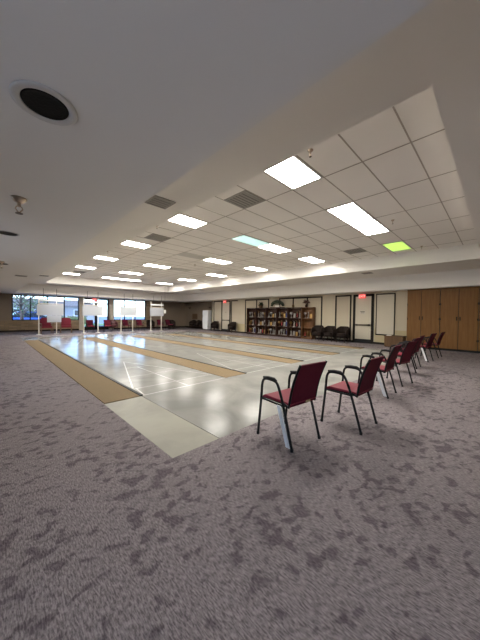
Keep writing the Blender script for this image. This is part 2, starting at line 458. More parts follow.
# walls
def wall_with_holes(name, axis, pos, thick, lo, hi, z1, holes, material):
    """holes: (a0, a1, z0, z1) sorted along the wall"""
    b = B()
    def put(a0, a1, za, zb):
        if a1 - a0 < 1e-4 or zb - za < 1e-4: return
        if axis == 'y': box(b, a0, a1, pos, pos + thick, za, zb)
        else: box(b, pos, pos + thick, a0, a1, za, zb)
    cur = lo
    for a0, a1, h0, h1 in sorted(holes):
        put(cur, a0, 0, z1); put(a0, a1, 0, h0); put(a0, a1, h1, z1); cur = a1
    put(cur, hi, 0, z1)
    return struct(name, b, material)

ZT = Z1 + 1.2
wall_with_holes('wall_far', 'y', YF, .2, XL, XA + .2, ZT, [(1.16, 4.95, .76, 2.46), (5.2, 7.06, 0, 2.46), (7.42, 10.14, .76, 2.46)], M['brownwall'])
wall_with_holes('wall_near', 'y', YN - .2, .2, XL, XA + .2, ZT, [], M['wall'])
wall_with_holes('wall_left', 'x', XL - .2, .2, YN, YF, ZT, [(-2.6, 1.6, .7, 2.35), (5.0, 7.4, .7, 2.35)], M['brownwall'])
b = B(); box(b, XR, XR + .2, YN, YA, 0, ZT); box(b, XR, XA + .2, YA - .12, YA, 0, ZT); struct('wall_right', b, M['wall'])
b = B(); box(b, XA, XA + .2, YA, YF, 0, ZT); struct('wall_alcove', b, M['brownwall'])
# low brick wall below the windows and pale piers
b = B()
for x0, x1 in ((XL, 5.0), (7.25, 10.6)): box(b, x0, x1, YF - .06, YF - .001, .12, .75)
struct('wall_brick', b, M['brick'])
b = B()
for x0, x1 in ((XL, 5.0), (7.25, 10.6)): box(b, x0, x1, YF - .07, YF - .001, 0, .12)
for x0, x1 in ((10.6, XA),): box(b, x0, x1, YF - .03, YF - .001, 0, .12)
struct('baseboard_far', b, M['darktrim'])
b = B(); box(b, 4.95, 5.2, YF - .1, YF - .001, 0, 2.46); box(b, 7.06, 7.42, YF - .1, YF - .001, 0, 2.46); struct('trim_1', b, M['paleb'])
b = B(); box(b, 10.14, 10.55, YF - .1, YF - .001, .75, 2.46); struct('trim_2', b, M['brick'])
b = B(); box(b, XR - .012, XR - .001, 2.9, YA, 0, .1); struct('baseboard_right', b, M['darktrim'])
b = B(); box(b, XA - .012, XA - .001, YA, YF, 0, .15); struct('baseboard_alcove', b, M['darktrim'])

# windows and glass door in the far wall
def window(name, x0, x1, z0, z1, mull, sashes=True):
    b = B(); f = .045
    for a0, a1 in ((x0, x0 + f), (x1 - f, x1)): box(b, a0, a1, YF - .02, YF + .08, z0, z1)
    box(b, x0, x1, YF - .02, YF + .08, z1 - .05, z1); box(b, x0, x1, YF - .02, YF + .08, z0, z0 + .05)
    for mx in mull: box(b, mx - .03, mx + .03, YF - .02, YF + .08, z0, z1)
    fr = struct(name, b, M['darktrim'])
    g = struct('pane', bx(x0 + .02, x1 - .02, YF + .03, YF + .036, z0 + .02, z1 - .02), M['glass'], fr)
    return fr
window('window_1', 1.16, 4.95, .76, 2.46, (2.09, 3.05, 4.03))
window('window_2', 7.42, 10.14, .76, 2.46, (8.32, 9.22))
b = B()
for a0, a1 in ((5.2, 5.3), (6.05, 6.21), (6.96, 7.06)): box(b, a0, a1, YF - .02, YF + .08, 0, 2.46)
box(b, 5.2, 7.06, YF - .02, YF + .08, 2.36, 2.46); box(b, 5.2, 7.06, YF - .02, YF + .08, 0, .28); box(b, 5.2, 7.06, YF - .02, YF + .08, 2.02, 2.08)
d = struct('door_1', b, M['darktrim'])
struct('pane', bx(5.22, 7.04, YF + .03, YF + .036, .2, 2.4), M['glass'], d)
b = B(); tube(b, [(6.0, YF - .06, .9), (6.0, YF - .06, 1.3)], .015); tube(b, [(6.26, YF - .06, .9), (6.26, YF - .06, 1.3)], .015)
for x in (6.0, 6.26):
    for z in (.92, 1.28): tube(b, [(x, YF - .06, z), (x, YF - .01, z)], .01, 6)
obj('door_handle', b, M['chrome'], d)
# windows in the left wall (beside and behind the viewer)
b = B(); LW = ((-2.6, 1.6, .7, 2.35), (5.0, 7.4, .7, 2.35))
for y0, y1, z0, z1 in LW:
    for a0, a1 in ((y0, y0 + .04), (y1 - .04, y1)): box(b, XL - .1, XL + .02, a0, a1, z0, z1)
    box(b, XL - .1, XL + .02, y0, y1, z0, z0 + .04); box(b, XL - .1, XL + .02, y0, y1, z1 - .04, z1)
for y in (-1.2, .2, 6.2): box(b, XL - .1, XL + .02, y - .025, y + .025, .7, 2.35)
wl = struct('window_3', b, M['darktrim'])
b = B()
for y0, y1, z0, z1 in LW: box(b, XL - .06, XL - .054, y0 + .02, y1 - .02, z0 + .02, z1 - .02)
struct('pane', b, M['clearglass'], wl)
b = B(); box(b, XL - 1.9, XL - .2, YN, 12.0, 2.5, 2.62); struct('unseen_sky_blocker', b, M['gypsum'])  # unseen eave added to hold sky light off the near floor

# ------------------------------------------------------------------ right-hand wall: trims, doors, boards
b = B()
FX = XR - .02
def vstrip(y, z0=.1, z1=2.42, wd=.075): box(b, FX, XR - .001, y - wd / 2, y + wd / 2, z0, z1)
def hstrip(y0, y1, z=2.42, wd=.075): box(b, FX, XR - .001, min(y0, y1), max(y0, y1), z - wd, z)
for y in (16.54, 14.42, 12.93, 11.86, 10.8, 9.9, 8.885, 7.92, 7.01, 6.19, 5.41): vstrip(y)
hstrip(16.54, 15.55); hstrip(14.42, 13.75); hstrip(12.93, 10.8); hstrip(9.9, 7.01); hstrip(6.19, 5.41)
struct('trim_3', b, M['darktrim'])
b = B()
box(b, XR - .008, XR - .001, 12.95, 13.75, .1, .62); box(b, XR - .008, XR - .001, 2.87, 4.25, .1, .66)
struct('trim_4', b, M['wain'])
b = B(); box(b, XR - .025, XR - .001, 12.95, 13.75, .62, .66); box(b, XR - .025, XR - .001, 2.87, 4.25, .66, .70)
struct('trim_5', b, M['wain'])

def exit_door(name, y0, y1, ztop, fw, plaque):
    """y0 < y1; frame faces -X"""
    b = B()
    box(b, XR - .05, XR - .001, y0, y0 + fw, 0, ztop); box(b, XR - .05, XR - .001, y1 - fw, y1, 0, ztop); box(b, XR - .05, XR - .001, y0, y1, ztop - fw, ztop)
    d = struct(name, b, M['darktrim'])
    obj('door_leaf', bx(XR - .03, XR - .002, y0 + fw, y1 - fw, .015, ztop - fw), M['door'], d)
    obj('kick_plate', bx(XR - .036, XR - .03, y0 + fw, y1 - fw, .015, .2), M['black'], d)
    bb = B(); box(bb, XR - .10, XR - .06, y0 + fw + .03, y1 - fw - .03, .86, .93)
    box(bb, XR - .10, XR - .03, y0 + fw + .03, y0 + fw + .12, .85, .94); box(bb, XR - .10, XR - .03, y1 - fw - .12, y1 - fw - .03, .85, .94)
    obj('push_bar', bb, M['metalbar'], d)
    if plaque:
        ym = (y0 + y1) / 2 + .03
        pl = obj('door_plaque', bx(XR - .036, XR - .03, ym - .13, ym + .13, 1.46, 1.60), M['signgrey'], d)
        bb = B(); box(bb, XR - .039, XR - .036, ym - .11, ym + .11, 1.54, 1.575); box(bb, XR - .039, XR - .036, ym - .09, ym + .09, 1.485, 1.51)
        obj('door_lettering', bb, M['ink'], d)
    else:
        obj('peephole', bx(XR - .034, XR - .03, (y0+y1)/2 - .03, (y0+y1)/2 + .03, 1.48, 1.54), M['ink'], d)
    return d
exit_door('door_2', 4.29, 5.27, 2.42, .115, True)
exit_door('door_3', 14.52, 15.56, 2.42, .10, False)

def exit_sign(loc, rz, label):
    t = thing('exit_sign', label, 'exit sign', loc, rz, 'exit signs')
    obj('housing', bx(-.155, .155, -.025, .025, -.1, .1), M['exitred'], t, bevel=.008)
    bm = text_bm('EXIT', .16, .003)
    o = obj('letters', bm, M['exitletters'], t, loc=(0, -.029, -.002), rot=(PI / 2, 0, 0))
    o['label'] = 'glowing letters EXIT'
    obj('bracket', bx(-.03, .03, .02, .06, -.04, .04), M['black'], t)
    return t
# signs face -Y in local space
exit_sign((XR - .112, 4.81, 2.31), -PI / 2, 'red lit EXIT sign over the cream door beside the oak cabinets')
exit_sign((XR - .112, 15.1, 2.33), -PI / 2, 'red lit EXIT sign over the far cream door beside the refrigerator alcove')
exit_sign((5.98, YF - .08, 2.36), 0, 'red lit EXIT sign over the glass double door in the window wall')

# black framed white board beside the door
t = thing('wall_board', 'large white board in a thin black frame hung between door and oak cabinets', 'board', (XR - .02, 3.79, .44))
obj('panel', bx(-.012, .018, -.38, .38, .02, 1.95), M['door'], t)
b = B()
for a0, a1 in ((-.405, -.365), (.365, .405)): box(b, -.02, .018, a0, a1, 0, 1.97)
for a0, a1 in ((0, .055), (1.92, 1.97)): box(b, -.025, .018, -.405, .405, a0, a1)
obj('frame', b, M['darktrim'], t)
# ------------------------------------------------------------------ oak cabinets
def cabinet(y_hi, y_lo, split, label):
    t = thing('storage_cabinet', label, 'cabinet', (XR - .3, (y_hi + y_lo) / 2, 0), 0, 'tall oak cabinets')
    yc = (y_hi + y_lo) / 2
    obj('body', bx(.01, .295, y_lo - yc + .004, y_hi - yc - .004, .08, 2.45), M['darkwood'], t)  # oak body coloured dark to put shade into the door gaps
    obj('plinth', bx(.03, .295, y_lo - yc, y_hi - yc, 0, .08), M['black'], t)
    obj('cornice', bx(-.005, .295, y_lo - yc, y_hi - yc, 2.45, 2.495), M['cab'], t)
    for k, (a, c) in enumerate(((split, y_hi), (y_lo, split))):
        g = .009
        dr = obj('door', bx(-.012, .01, a - yc + g, c - yc - g, .09, 2.44), M['cab'], t, bevel=.003)
        hy = (split - yc + .05) if k == 0 else (split - yc - .05)
        bm = B(); tube(bm, smooth_path([(-.012, hy, 1.21), (-.05, hy, 1.22), (-.05, hy, 1.33), (-.012, hy, 1.34)]), .013, 8)
        obj('handle', bm, M['black'], dr, smooth=True)
        ey = (c - yc - .02) if k == 0 else (a - yc + .02)
        for z in (.45, 1.25, 1.85): obj('hinge', bx(-.02, -.012, ey - .012, ey + .012, z - .04, z + .04), M['darktrim'], dr)
    return t
cabinet(2.86, 1.716, 2.346, 'tall oak double-door cabinet nearest the white board and brown box')
cabinet(1.716, .575, 1.143, 'tall oak double-door cabinet second from the white board')
cabinet(.575, -.57, 0.0, 'tall oak double-door cabinet third from the white board, cut off by the picture edge')
cabinet(-.57, -1.71, -1.14, 'tall oak double-door cabinet farthest from the white board')

# brown box with a card on top
t = thing('wooden_box', 'low brown wooden box on the carpet between the white board and the oak cabinets', 'box', (12.72, 3.22, 0))
obj('body', bx(-.24, .24, -.36, .36, .02, .46), M['boxwood'], t, bevel=.006)
obj('lid', bx(-.25, .25, -.37, .37, .46, .49), M['boxwood'], t, bevel=.004)
obj('plinth', bx(-.22, .22, -.34, .34, 0, .02), M['black'], t)
o = obj('card', bx(-.05, .06, -.09, .09, 0, .03), M['paper'], None, loc=(12.58, 3.42, .491)); tag(o, 'white folded card lying on the brown wooden box', 'card')

# ------------------------------------------------------------------ bookcases and trophies
BX0, BX1 = 12.95, 13.27
EDGES = [12.49, 11.63, 10.76, 9.91, 9.04, 8.1, 7.36]
TIERS = [.10, .63, 1.17, 1.78]
ordn = ['dark bookcase beside the wainscot', 'second dark bookcase', 'middle dark bookcase', 'fourth dark bookcase', 'fifth dark bookcase', 'brown bookcase']
case_labels = ['dark wood bookcase of trophies, the one beside the yellow wainscot', 'dark wood bookcase of trophies, second from the yellow wainscot',
               'dark wood bookcase of trophies, middle one of the five', 'dark wood bookcase of trophies, fourth from the yellow wainscot',
               'fifth dark wood bookcase of trophies, touching the lighter brown bookcase', 'lighter brown wood bookcase at the end of the trophy row']
for i in range(6):
    y1, y0 = EDGES[i], EDGES[i + 1]; yc = (y0 + y1) / 2; h = (y1 - y0) / 2 - .003
    mw = M['darkwood'] if i < 5 else M['midwood']
    t = thing('bookcase', case_labels[i], 'bookcase', ((BX0 + BX1) / 2, yc, 0), 0, 'bookcases along the wall')
    hx = (BX1 - BX0) / 2
    for s in (-1, 1): obj('side_panel', bx(-hx, hx, min(s * h, s * (h - .03)), max(s * h, s * (h - .03)), 0, 1.78), mw, t)
    obj('back_panel', bx(hx - .012, hx, -h + .03, h - .03, .02, 1.77), mw, t)
    obj('plinth', bx(-hx + .02, hx - .012, -h + .03, h - .03, 0, .07), mw, t)
    for z in TIERS[:3]: obj('shelf', bx(-hx + .01, hx - .012, -h + .03, h - .03, z - .03, z), mw, t)
    obj('top_panel', bx(-hx - .01, hx, -h, h, 1.78, 1.81), mw, t)

def build_trophy(kind, base_m, stem_m, top_m, H):
    t = bpy.data.objects.new('plaque' if kind == 'plaque' else 'trophy', None); COL.objects.link(t); t.empty_display_size = .05
    if kind == 'plaque':
        obj('base', bx(-.03, .05, -.05, .05, 0, .02), base_m, t)
        p = obj('plate', bx(-.015, .01, -.065, .065, 0, H), top_m, t, loc=(0, 0, .02), rot=(0, .12, 0))
    elif kind == 'cup':
        obj('base', bx(-.03, .03, -.03, .03, 0, .06), base_m, t, bevel=.005)
        obj('stem', lathe(B(), [(.03, .06), (.012, .09), (.012, H * .45), (.02, H * .48)], 12), stem_m, t, smooth=True)
        c = obj('cup', lathe(B(), [(.02, H * .46), (.05, H * .6), (.06, H * .8), (.065, H), (.057, H), (.05, H * .78), (.0, H * .55)], 14), top_m, t, smooth=True)
        for s in (-1, 1):
            bm = B(); tube(bm, smooth_path([(0, s * .03, H * .68), (0, s * .10, H * .72), (0, s * .10, H * .90), (0, s * .06, H * .92)]), .007, 6); obj('handle', bm, top_m, t, smooth=True)
    else:
        obj('base', bx(-.05, .05, -.06, .06, 0, .05), base_m, t, bevel=.005)
        obj('column', lathe(B(), [(.035, .05), (.03, .07), (.03, H * .62), (.04, H * .64), (.04, H * .67)], 12), stem_m, t)
        bm = B()   # small standing figure with a raised arm
        tube(bm, [(0, -.012, H * .67), (0, -.01, H * .78), (0, 0, H * .88)], [.011, .014, .02], 8)
        tube(bm, [(0, .016, H * .67), (0, .012, H * .78), (0, 0, H * .82)], [.011, .014, .016], 8)
        tube(bm, [(0, .015, H * .87), (-.03, .05, H * .92), (-.04, .06, H)], .008, 6)
        tube(bm, [(0, -.015, H * .87), (-.02, -.04, H * .8)], .008, 6)
        lathe(bm, [(0, H * .9), (.016, H * .92), (.02, H * .945), (.014, H * .97), (0, H * .98)], 10)
        obj('figure', bm, top_m, t, smooth=True)
    return t
KINDS = [('white and gold figure trophy', ('fig', 'marble', 'marble', 'gold', .46)), ('blue column trophy', ('fig', 'marble', 'blue', 'silver', .44)),
         ('silver cup trophy', ('cup', 'marble', 'silver', 'silver', .36)), ('red column trophy', ('fig', 'black', 'red', 'gold', .40)),
         ('gold cup trophy', ('cup', 'midwood', 'gold', 'gold', .33)), ('white plaque', ('plaque', 'midwood', 'marble', 'marble', .26)),
         ('pale column trophy', ('fig', 'marble', 'marble', 'silver', .38)), ('dark wood plaque', ('plaque', 'midwood', 'midwood', 'gold', .24))]
protos = {}
tier_name = ['bottom shelf', 'middle shelf', 'upper shelf']
rnd = random.Random(3)
for i in range(6):
    y1, y0 = EDGES[i] - .075, EDGES[i + 1] + .075
    for k in range(3):
        if i == 5 and k == 1: continue
        n = 4 if (i < 5 and not (k == 2 and i == 0)) else 3
        picks = rnd.sample(range(len(KINDS)), n)
        for j, q in enumerate(picks):
            nm, spec = KINDS[q]
            y = y1 - (y1 - y0) * (j + .5) / n + rnd.uniform(-.012, .012)
            x = rnd.uniform(13.06, 13.12)
            if q not in protos:
                protos[q] = build_trophy(spec[0], M[spec[1]], M[spec[2]], M[spec[3]], spec[4]); r = protos[q]; r.location = (x, y, TIERS[k] + .001)
            else:
                r = dup(protos[q], (x, y, TIERS[k] + .001))
            tag(r, f'{nm} on the {tier_name[k]} of the {ordn[i]}', 'trophy' if 'plaque' not in nm else 'plaque', 'trophies in the bookcases')

# things on top of the bookcases
def spray(bm, n, c, spread, ln, wd, up_bias=.3, rng=random):
    for _ in range(n):
        a = rng.uniform(0, 2 * PI); e = rng.uniform(-.2, 1.0) + up_bias
        d = Vector((math.cos(a) * math.cos(e) * .5, math.sin(a) * math.cos(e), math.sin(e))).normalized()
        p = Vector(c) + d * rng.uniform(0, spread); s = d.cross(Vector((rng.random(), rng.random(), rng.random()))).normalized() * wd
        q = p + d * ln
        quad(bm, [p, (p + q) / 2 + s, q, (p + q) / 2 - s])
TOPZ = 1.813
t = thing('potted_plant', 'bushy dark plant in a basket on top of the second dark bookcase', 'plant', (13.08, 11.3, TOPZ))
obj('pot', lathe(B(), [(.10, 0), (.14, .12), (.15, .16), (.13, .16)], 16), M['basket'], t)
b = B(); spray(b, 160, (0, 0, .15), .14, .13, .02, .15); obj('foliage', b, M['leaf'], t)
t = thing('leafy_arch', 'low arch of dark leaves over a pale card on top of the bookcases', 'decoration', (13.08, 9.93, TOPZ))
b = B(); tube(b, [(0, .44 * math.cos(a), .085 + .25 * math.sin(a)) for a in [PI * k / 16 for k in range(17)]], .075, 8)
for k in range(17):
    a = PI * k / 16; spray(b, 22, (0, .44 * math.cos(a), .13 + .25 * math.sin(a)), .03, .09, .018, .3)
obj('wreath', b, M['leaf'], t)
obj('card', bx(-.01, .01, -.16, .16, .03, .15), M['paper'], t)
b = B(); box(b, -.06, .06, -.53, .53, 0, .03); obj('stand', b, M['darkwood'], t)
t = thing('flower_arrangement', 'dark dried flower arrangement on top of the brown bookcase', 'flowers', (13.08, 7.85, TOPZ))
obj('vase', lathe(B(), [(.06, 0), (.09, .06), (.06, .14), (.05, .16)], 16), M['darkwood'], t)
b = B(); spray(b, 160, (0, 0, .24), .15, .09, .025, .1); obj('blossoms', b, M['flower'], t)
b = B()
for k in range(10): tube(b, [(0, 0, .12), (random.uniform(-.05, .05), random.uniform(-.1, .1), .32)], .004, 5)
obj('stems', b, M['flower'], t)
t = thing('small_vase', 'small dark vase on top of the dark bookcase touching the brown one', 'vase', (13.08, 8.75, TOPZ))
obj('body', lathe(B(), [(.05, 0), (.08, .06), (.07, .12), (.035, .18), (.05, .22), (.04, .22)], 16), M['basket'], t)

# ------------------------------------------------------------------ refrigerator
t = thing('refrigerator', 'tall white two-door refrigerator at the mouth of the dark alcove', 'refrigerator', (13.75, 17.85, 0))
obj('body', bx(-.32, .35, -.36, .36, .05, 1.68), M['fridge'], t, bevel=.01)
obj('foot_grille', bx(-.30, .35, -.34, .34, 0, .05), M['black'], t)
for z0, z1 in ((.10, 1.16), (1.18, 1.675)):
    dr = obj('door', bx(-.38, -.325, -.355, .355, z0, z1), M['fridge'], t, bevel=.012)
    zc = (z0 + .12, z0 + .4) if z0 > 1 else (z1 - .5, z1 - .08)
    b = B(); tube(b, [(-.40, .30, zc[0]), (-.42, .30, zc[0] + .03), (-.42, .30, zc[1] - .03), (-.40, .30, zc[1])], .012, 8); obj('handle', b, M['whitemetal'], dr)
# framed picture in the alcove
t = thing('framed_picture', 'small brown framed picture low on the dark alcove wall', 'picture', (XA - .02, 20.7, .85))
b = B(); box(b, -.015, .015, -.42, .42, 0, .04); box(b, -.015, .015, -.42, .42, .50, .54); box(b, -.015, .015, -.42, -.37, 0, .54); box(b, -.015, .015, .37, .42, 0, .54)
obj('frame', b, M['legwood'], t); obj('canvas', bx(-.004, .015, -.38, .38, .03, .51), M['basket'], t)
# wall lamp-like dark bracket shelves in alcove
for y, lb in ((18.4, 'small dark wall bracket high on the alcove wall near the refrigerator'), (21.6, 'small dark wall bracket high on the alcove wall in the far corner')):
    t = thing('wall_bracket', lb, 'bracket', (XA - .01, y, 1.93), 0, 'brackets on the alcove wall')
    obj('plate', bx(-.02, .008, -.12, .12, -.05, .05), M['darkwood'], t); obj('ledge', bx(-.12, .0, -.2, .2, .05, .075), M['darkwood'], t)

# ------------------------------------------------------------------ chairs
def rounded_slab(w_, h_, th, r, n=5, bulge=0.0):
    """slab in local XZ, thickness along Y"""
    pts = []
    for cx, cz, a0 in ((w_/2 - r, h_ - r, 0), (-w_/2 + r, h_ - r, PI/2), (-w_/2 + r, r, PI), (w_/2 - r, r, 1.5*PI)):
        for k in range(n + 1):
            a = a0 + PI / 2 * k / n; pts.append((cx + r * math.cos(a), cz + r * math.sin(a)))
    return prism(B(), pts, 'y', -th / 2, th / 2)

def make_stack_chair(label, group):
    t = thing('stacking_chair', label, 'chair', (0, 0, 0), 0, group)
    # seat: padded slab, curved down at the front
    prof = [(-.185, .425), (.17, .418), (.205, .405), (.215, .415), (.205, .435), (.17, .452), (-.05, .448), (-.17, .446), (-.195, .436)]
    obj('seat', prism(B(), prof, 'x', -.205, .205), M['burg'], t, bevel=.010, seg=3)
    obj('seat_shell', bx(-.195, .195, -.18, .18, .408, .4245), M['blackmetal'], t, bevel=.004)
    # back: gently curved padded panel leaning backwards
    def curve(u):  # height fraction -> (y, z)
        return (-.165 - .045 * u - .085 * u * u, .405 + .435 * u)
    front = [curve(k / 8) for k in range(9)]
    poly = [(y + .014, z) for y, z in front] + [(y - .014, z - .003) for y, z in front[::-1]]
    obj('backrest', prism(B(), poly, 'x', -.205, .205), M['burgback'], t, bevel=.010, seg=3)
    for s in (-1, 1):
        bm = B(); tube(bm, [(s * .210, -.10, .43)] + [(s * .210, y - .006, z) for y, z in front], .012, 8)
        obj('back_rail', bm, M['blackmetal'], t, smooth=True)
    for s in (-1, 1):
        x = s * .222
        up_ = smooth_path([(x, .25, 0.012), (x, .203, .436), (x, .196, .575), (x, .168, .628), (x, .10, .636), (x, .0, .632), (x, -.04, .592), (x, -.11, .412), (x, -.225, 0.012)], 2)
        # split the continuous side tube into front leg, arm and rear leg
        fi = max(i for i, p in enumerate(up_[:len(up_)//2]) if p.z < .50)
        ri = min(i for i, p in enumerate(up_) if i > len(up_)//2 and p.z < .50)
        for nm, seg_ in (('leg', up_[:fi + 1]), ('arm_tube', up_[fi:ri + 1]), ('leg', up_[ri:])):
            bm = B(); tube(bm, seg_, .0135, 10); o = obj(nm, bm, M['blackmetal'], t, smooth=True)
            if nm == 'leg':
                fy = .2505 if seg_[0].z < .1 else -.2255
                obj('foot_cap', lathe(B(), [(.016, 0), (.017, .02), (.013, .03)], 10, x, fy), M['black'], o)
        bm = B(); tube(bm, [(x, .175, .642), (x, .10, .650), (x, .02, .648), (x, -.012, .632)], [.012, .017, .017, .012], 10); obj('armrest', bm, M['black'], t, smooth=True)
    bm = B(); tube(bm, [(-.222, .20, .41), (.222, .20, .41)], .010, 8); tube(bm, [(-.222, -.115, .405), (.222, -.115, .405)], .010, 8)
    for s in (-1, 1): tube(bm, [(s * .222, .205, .41), (s * .222, -.112, .405)], .010, 8)
    obj('seat_rail', bm, M['blackmetal'], t, smooth=True)
    return t
def add_white_strip(t):
    x = -.238
    bm = B(); prism(bm, [(-.085, .405), (-.040, .405), (-.168, .03), (-.213, .03)], 'x', x - .008, x + .004)
    o = obj('leg_strip', bm, M['whitemetal'], t); o['label'] = 'white strip fastened along the rear leg'
def add_tag(t):
    o = obj('tag', bx(.03, .10, -.192, -.184, .418, .436), M['tagm'], t); o['label'] = 'small beige tag under the backrest'

chair = make_stack_chair('burgundy armchair nearest the viewer, black tube legs, white strip along one leg', 'burgundy chairs along the front of the court')
chair.location = (2.315, 1.572, 0); chair.rotation_euler = (0, 0, math.radians(-6))
row = [((3.165, 1.27), -2, 'burgundy armchair with black tube legs, second from the viewer in the front row'),
       ((4.78, 1.46), 0, 'burgundy armchair third from the viewer in the front row, white strip along one leg'),
       ((5.81, 1.455), -9, 'burgundy armchair fourth from the viewer in the front row, just behind the third'),
       ((6.96, 1.60), -2, 'burgundy armchair fifth from the viewer in the front row, mostly hidden by the fourth'),
       ((7.93, 1.68), 0, 'burgundy armchair third from the cabinet end of the front row'),
       ((9.45, 1.66), -7, 'burgundy armchair second from the cabinet end of the front row, white strip along one leg'),
       ((10.57, 1.585), -3, 'burgundy armchair at the cabinet end of the front row')]
chairs = [chair]
for (x, y), a, lb in row: chairs.append(dup(chair, (x, y, 0), math.radians(a), lb))
add_tag(chair)
for i in (0, 2, 6): add_white_strip(chairs[i])

# burgundy chairs by the windows, facing the court
far_row = [(4.97, 19.45, 178, 'burgundy chair before the glass door, left of its middle post'), (6.05, 19.4, 172, 'burgundy chair before the glass door, beside the brown tub chair'),
           (7.42, 19.6, 184, 'burgundy chair under the third score board'), (8.45, 19.6, 178, 'burgundy chair between the third and fourth score boards'),
           (10.2, 19.75, 165, 'burgundy chair before the dark tub chairs, under the fourth score board'), (11.0, 19.7, 190, 'burgundy chair before the dark tub chairs, nearest the alcove')]
for x, y, a, lb in far_row: dup(chairs[1], (x, y, 0), math.radians(a), lb, 'burgundy chairs by the windows')

def make_arm_chair(label):
    t = thing('armchair', label, 'armchair', (0, 0, 0), 0, 'burgundy upholstered armchairs by the windows')
    obj('seat', bx(-.26, .26, -.24, .27, .36, .47), M['burg'], t, bevel=.03, seg=3)
    o = obj('backrest', rounded_slab(.56, .58, .10, .14), M['burg'], t, bevel=.02, seg=2, loc=(0, -.26, .40), rot=(.16, 0, 0))
    for s in (-1, 1):
        for yy, zt in ((.24, .60), (-.26, .62)):
            bm = B(); box(bm, s * .29 - .02, s * .29 + .02, yy - .02, yy + .02, 0, zt); obj('leg', bm, M['legwood'], t, bevel=.005)
        bm = B(); box(bm, s * .29 - .03, s * .29 + .03, -.29, .28, .60, .635); obj('armrest', bm, M['legwood'], t, bevel=.01)
    bm = B(); box(bm, -.29, .29, .20, .24, .30, .36); box(bm, -.29, .29, -.26, -.22, .30, .36); obj('seat_rail', bm, M['legwood'], t)
    return t
ac = make_arm_chair('burgundy upholstered armchair with wooden legs behind the first score board, nearest the left wall')
ac.location = (2.62, 19.75, 0); ac.rotation_euler = (0, 0, math.radians(182))
dup(ac, (3.66, 19.8, 0), math.radians(172), 'burgundy upholstered armchair with wooden legs between the first score board and pale pier')

def make_tub_chair(label, mt, group):
    t = thing('tub_chair', label, 'tub chair', (0, 0, 0), 0, group)
    bm = B(); n = 28; inner, outer = [], []
    for k in range(n + 1):
        a = math.radians(-32) + math.radians(244) * k / n
        u = abs(k / n - .5) * 2
        top = .80 - .20 * max(0, u - .35) / .65
        prof_r = ((.27, .36), (.27, top - .02), (.30, top), (.335, top - .03), (.32, .22))
        inner.append([bm.verts.new((r * math.cos(a + 0) * 1.0, -r * math.sin(a) * .95, z)) for r, z in prof_r])
    for A_, C_ in zip(inner[:-1], inner[1:]):
        for q in range(len(A_)):
            bm.faces.new((A_[q], A_[(q + 1) % len(A_)], C_[(q + 1) % len(C_)], C_[q]))
    bm.faces.new(inner[0]); bm.faces.new(inner[-1][::-1])
    obj('shell', bm, mt, t, smooth=True)
    obj('seat', lathe(B(), [(.0, .46), (.22, .455), (.26, .43), (.265, .36), (.25, .24), (0, .24)], 24), mt, t, smooth=True)
    for sx, sy in ((-1, -1), (1, -1), (-1, 1), (1, 1)):
        bm = B(); tube(bm, [(sx * .21, sy * .20, 0), (sx * .19, sy * .18, .26)], [.018, .026], 8); obj('leg', bm, M['darkwood'], t)
    return t
tub = make_tub_chair('black tub chair against the wall, nearest the brown bookcase', M['tub'], 'tub chairs along the walls')
tub.location = (12.75, 6.95, 0); tub.rotation_euler = (0, 0, math.radians(90))
for x, y, a, lb in [(12.75, 6.265, 90, 'black tub chair against the wall, middle of the three beside the brown bookcase'),
                    (12.75, 5.58, 88, 'black tub chair against the wall, nearest the cream door'),
                    (12.9, 15.95, 100, 'black tub chair against the wall beside the refrigerator'),
                    (12.9, 13.95, 84, 'black tub chair against the wall between the far cream door and the bookcases'),
                    (13.8, 18.85, 95, 'black tub chair in the dark alcove, nearest the refrigerator'),
                    (13.8, 19.62, 88, 'black tub chair in the dark alcove, second from the refrigerator'),
                    (13.8, 20.4, 92, 'black tub chair in the dark alcove, below the framed picture'),
                    (9.85, 20.75, 180, 'dark tub chair behind the burgundy chair under the fourth score board'),
                    (11.75, 20.6, 176, 'dark tub chair behind the burgundy chair nearest the alcove')]:
    dup(tub, (x, y, 0), math.radians(a), lb)
tb = make_tub_chair('brown tub chair beside the glass door and the pale pier', M['tubbrown'], 'tub chairs along the walls')
tb.location = (6.95, 21.0, 0); tb.rotation_euler = (0, 0, math.radians(200))

# ------------------------------------------------------------------ score boards at the far end of the lanes
def score_board(x0, x1, lb, pw, lower, Y=19.05):
    """x0, x1 posts; pw = right end of the panel"""
    t = thing('score_board', lb, 'score board', (x0, Y, 0), 0, 'score boards at the far end of the lanes')
    W = x1 - x0; P = pw - x0
    for x in (0, W):
        bm = B(); box(bm, x - .023, x + .023, -.023, .023, .015, 2.30); o = obj('post', bm, M['post'], t)
        obj('foot', bx(x - .12, x + .12, -.12, .12, 0, .015), M['post'], t)
    bm = B(); box(bm, -.03, P, -.045, .045, 1.98, 2.07); obj('lamp_rail', bm, M['white'], t, bevel=.01)
    bm = B(); box(bm, -.03, P, -.03, .03, 1.80, 1.85); obj('cross_bar', bm, M['paleb'], t)
    obj('panel', bx(-.09, P, -.052, -.032, 1.14, 1.78), M['board'], t)
    if lower: obj('glare_panel', bx(W * .45, P - .12, -.052, -.032, .72, 1.13), M['board'], t)  # pale sheet standing in for window glare under the first board
    for x in (W * .25, W):
        bm = B(); tube(bm, [(x, 0, 2.06 if x < W else 2.28), (x, 0, 2.74)], .011, 6); obj('rod', bm, M['metalbar'], t)
    bm = B(); box(bm, -.06, -.03, -.05, .05, 1.42, 1.58); obj('switch_box', bm, M['black'], t)
    return t
score_board(2.17, 3.03, 'white score board on two cream posts before the left window, added glare sheet below', 3.38, True)
score_board(4.48, 5.33, 'white score board on two cream posts before the glass door', 5.62, False)
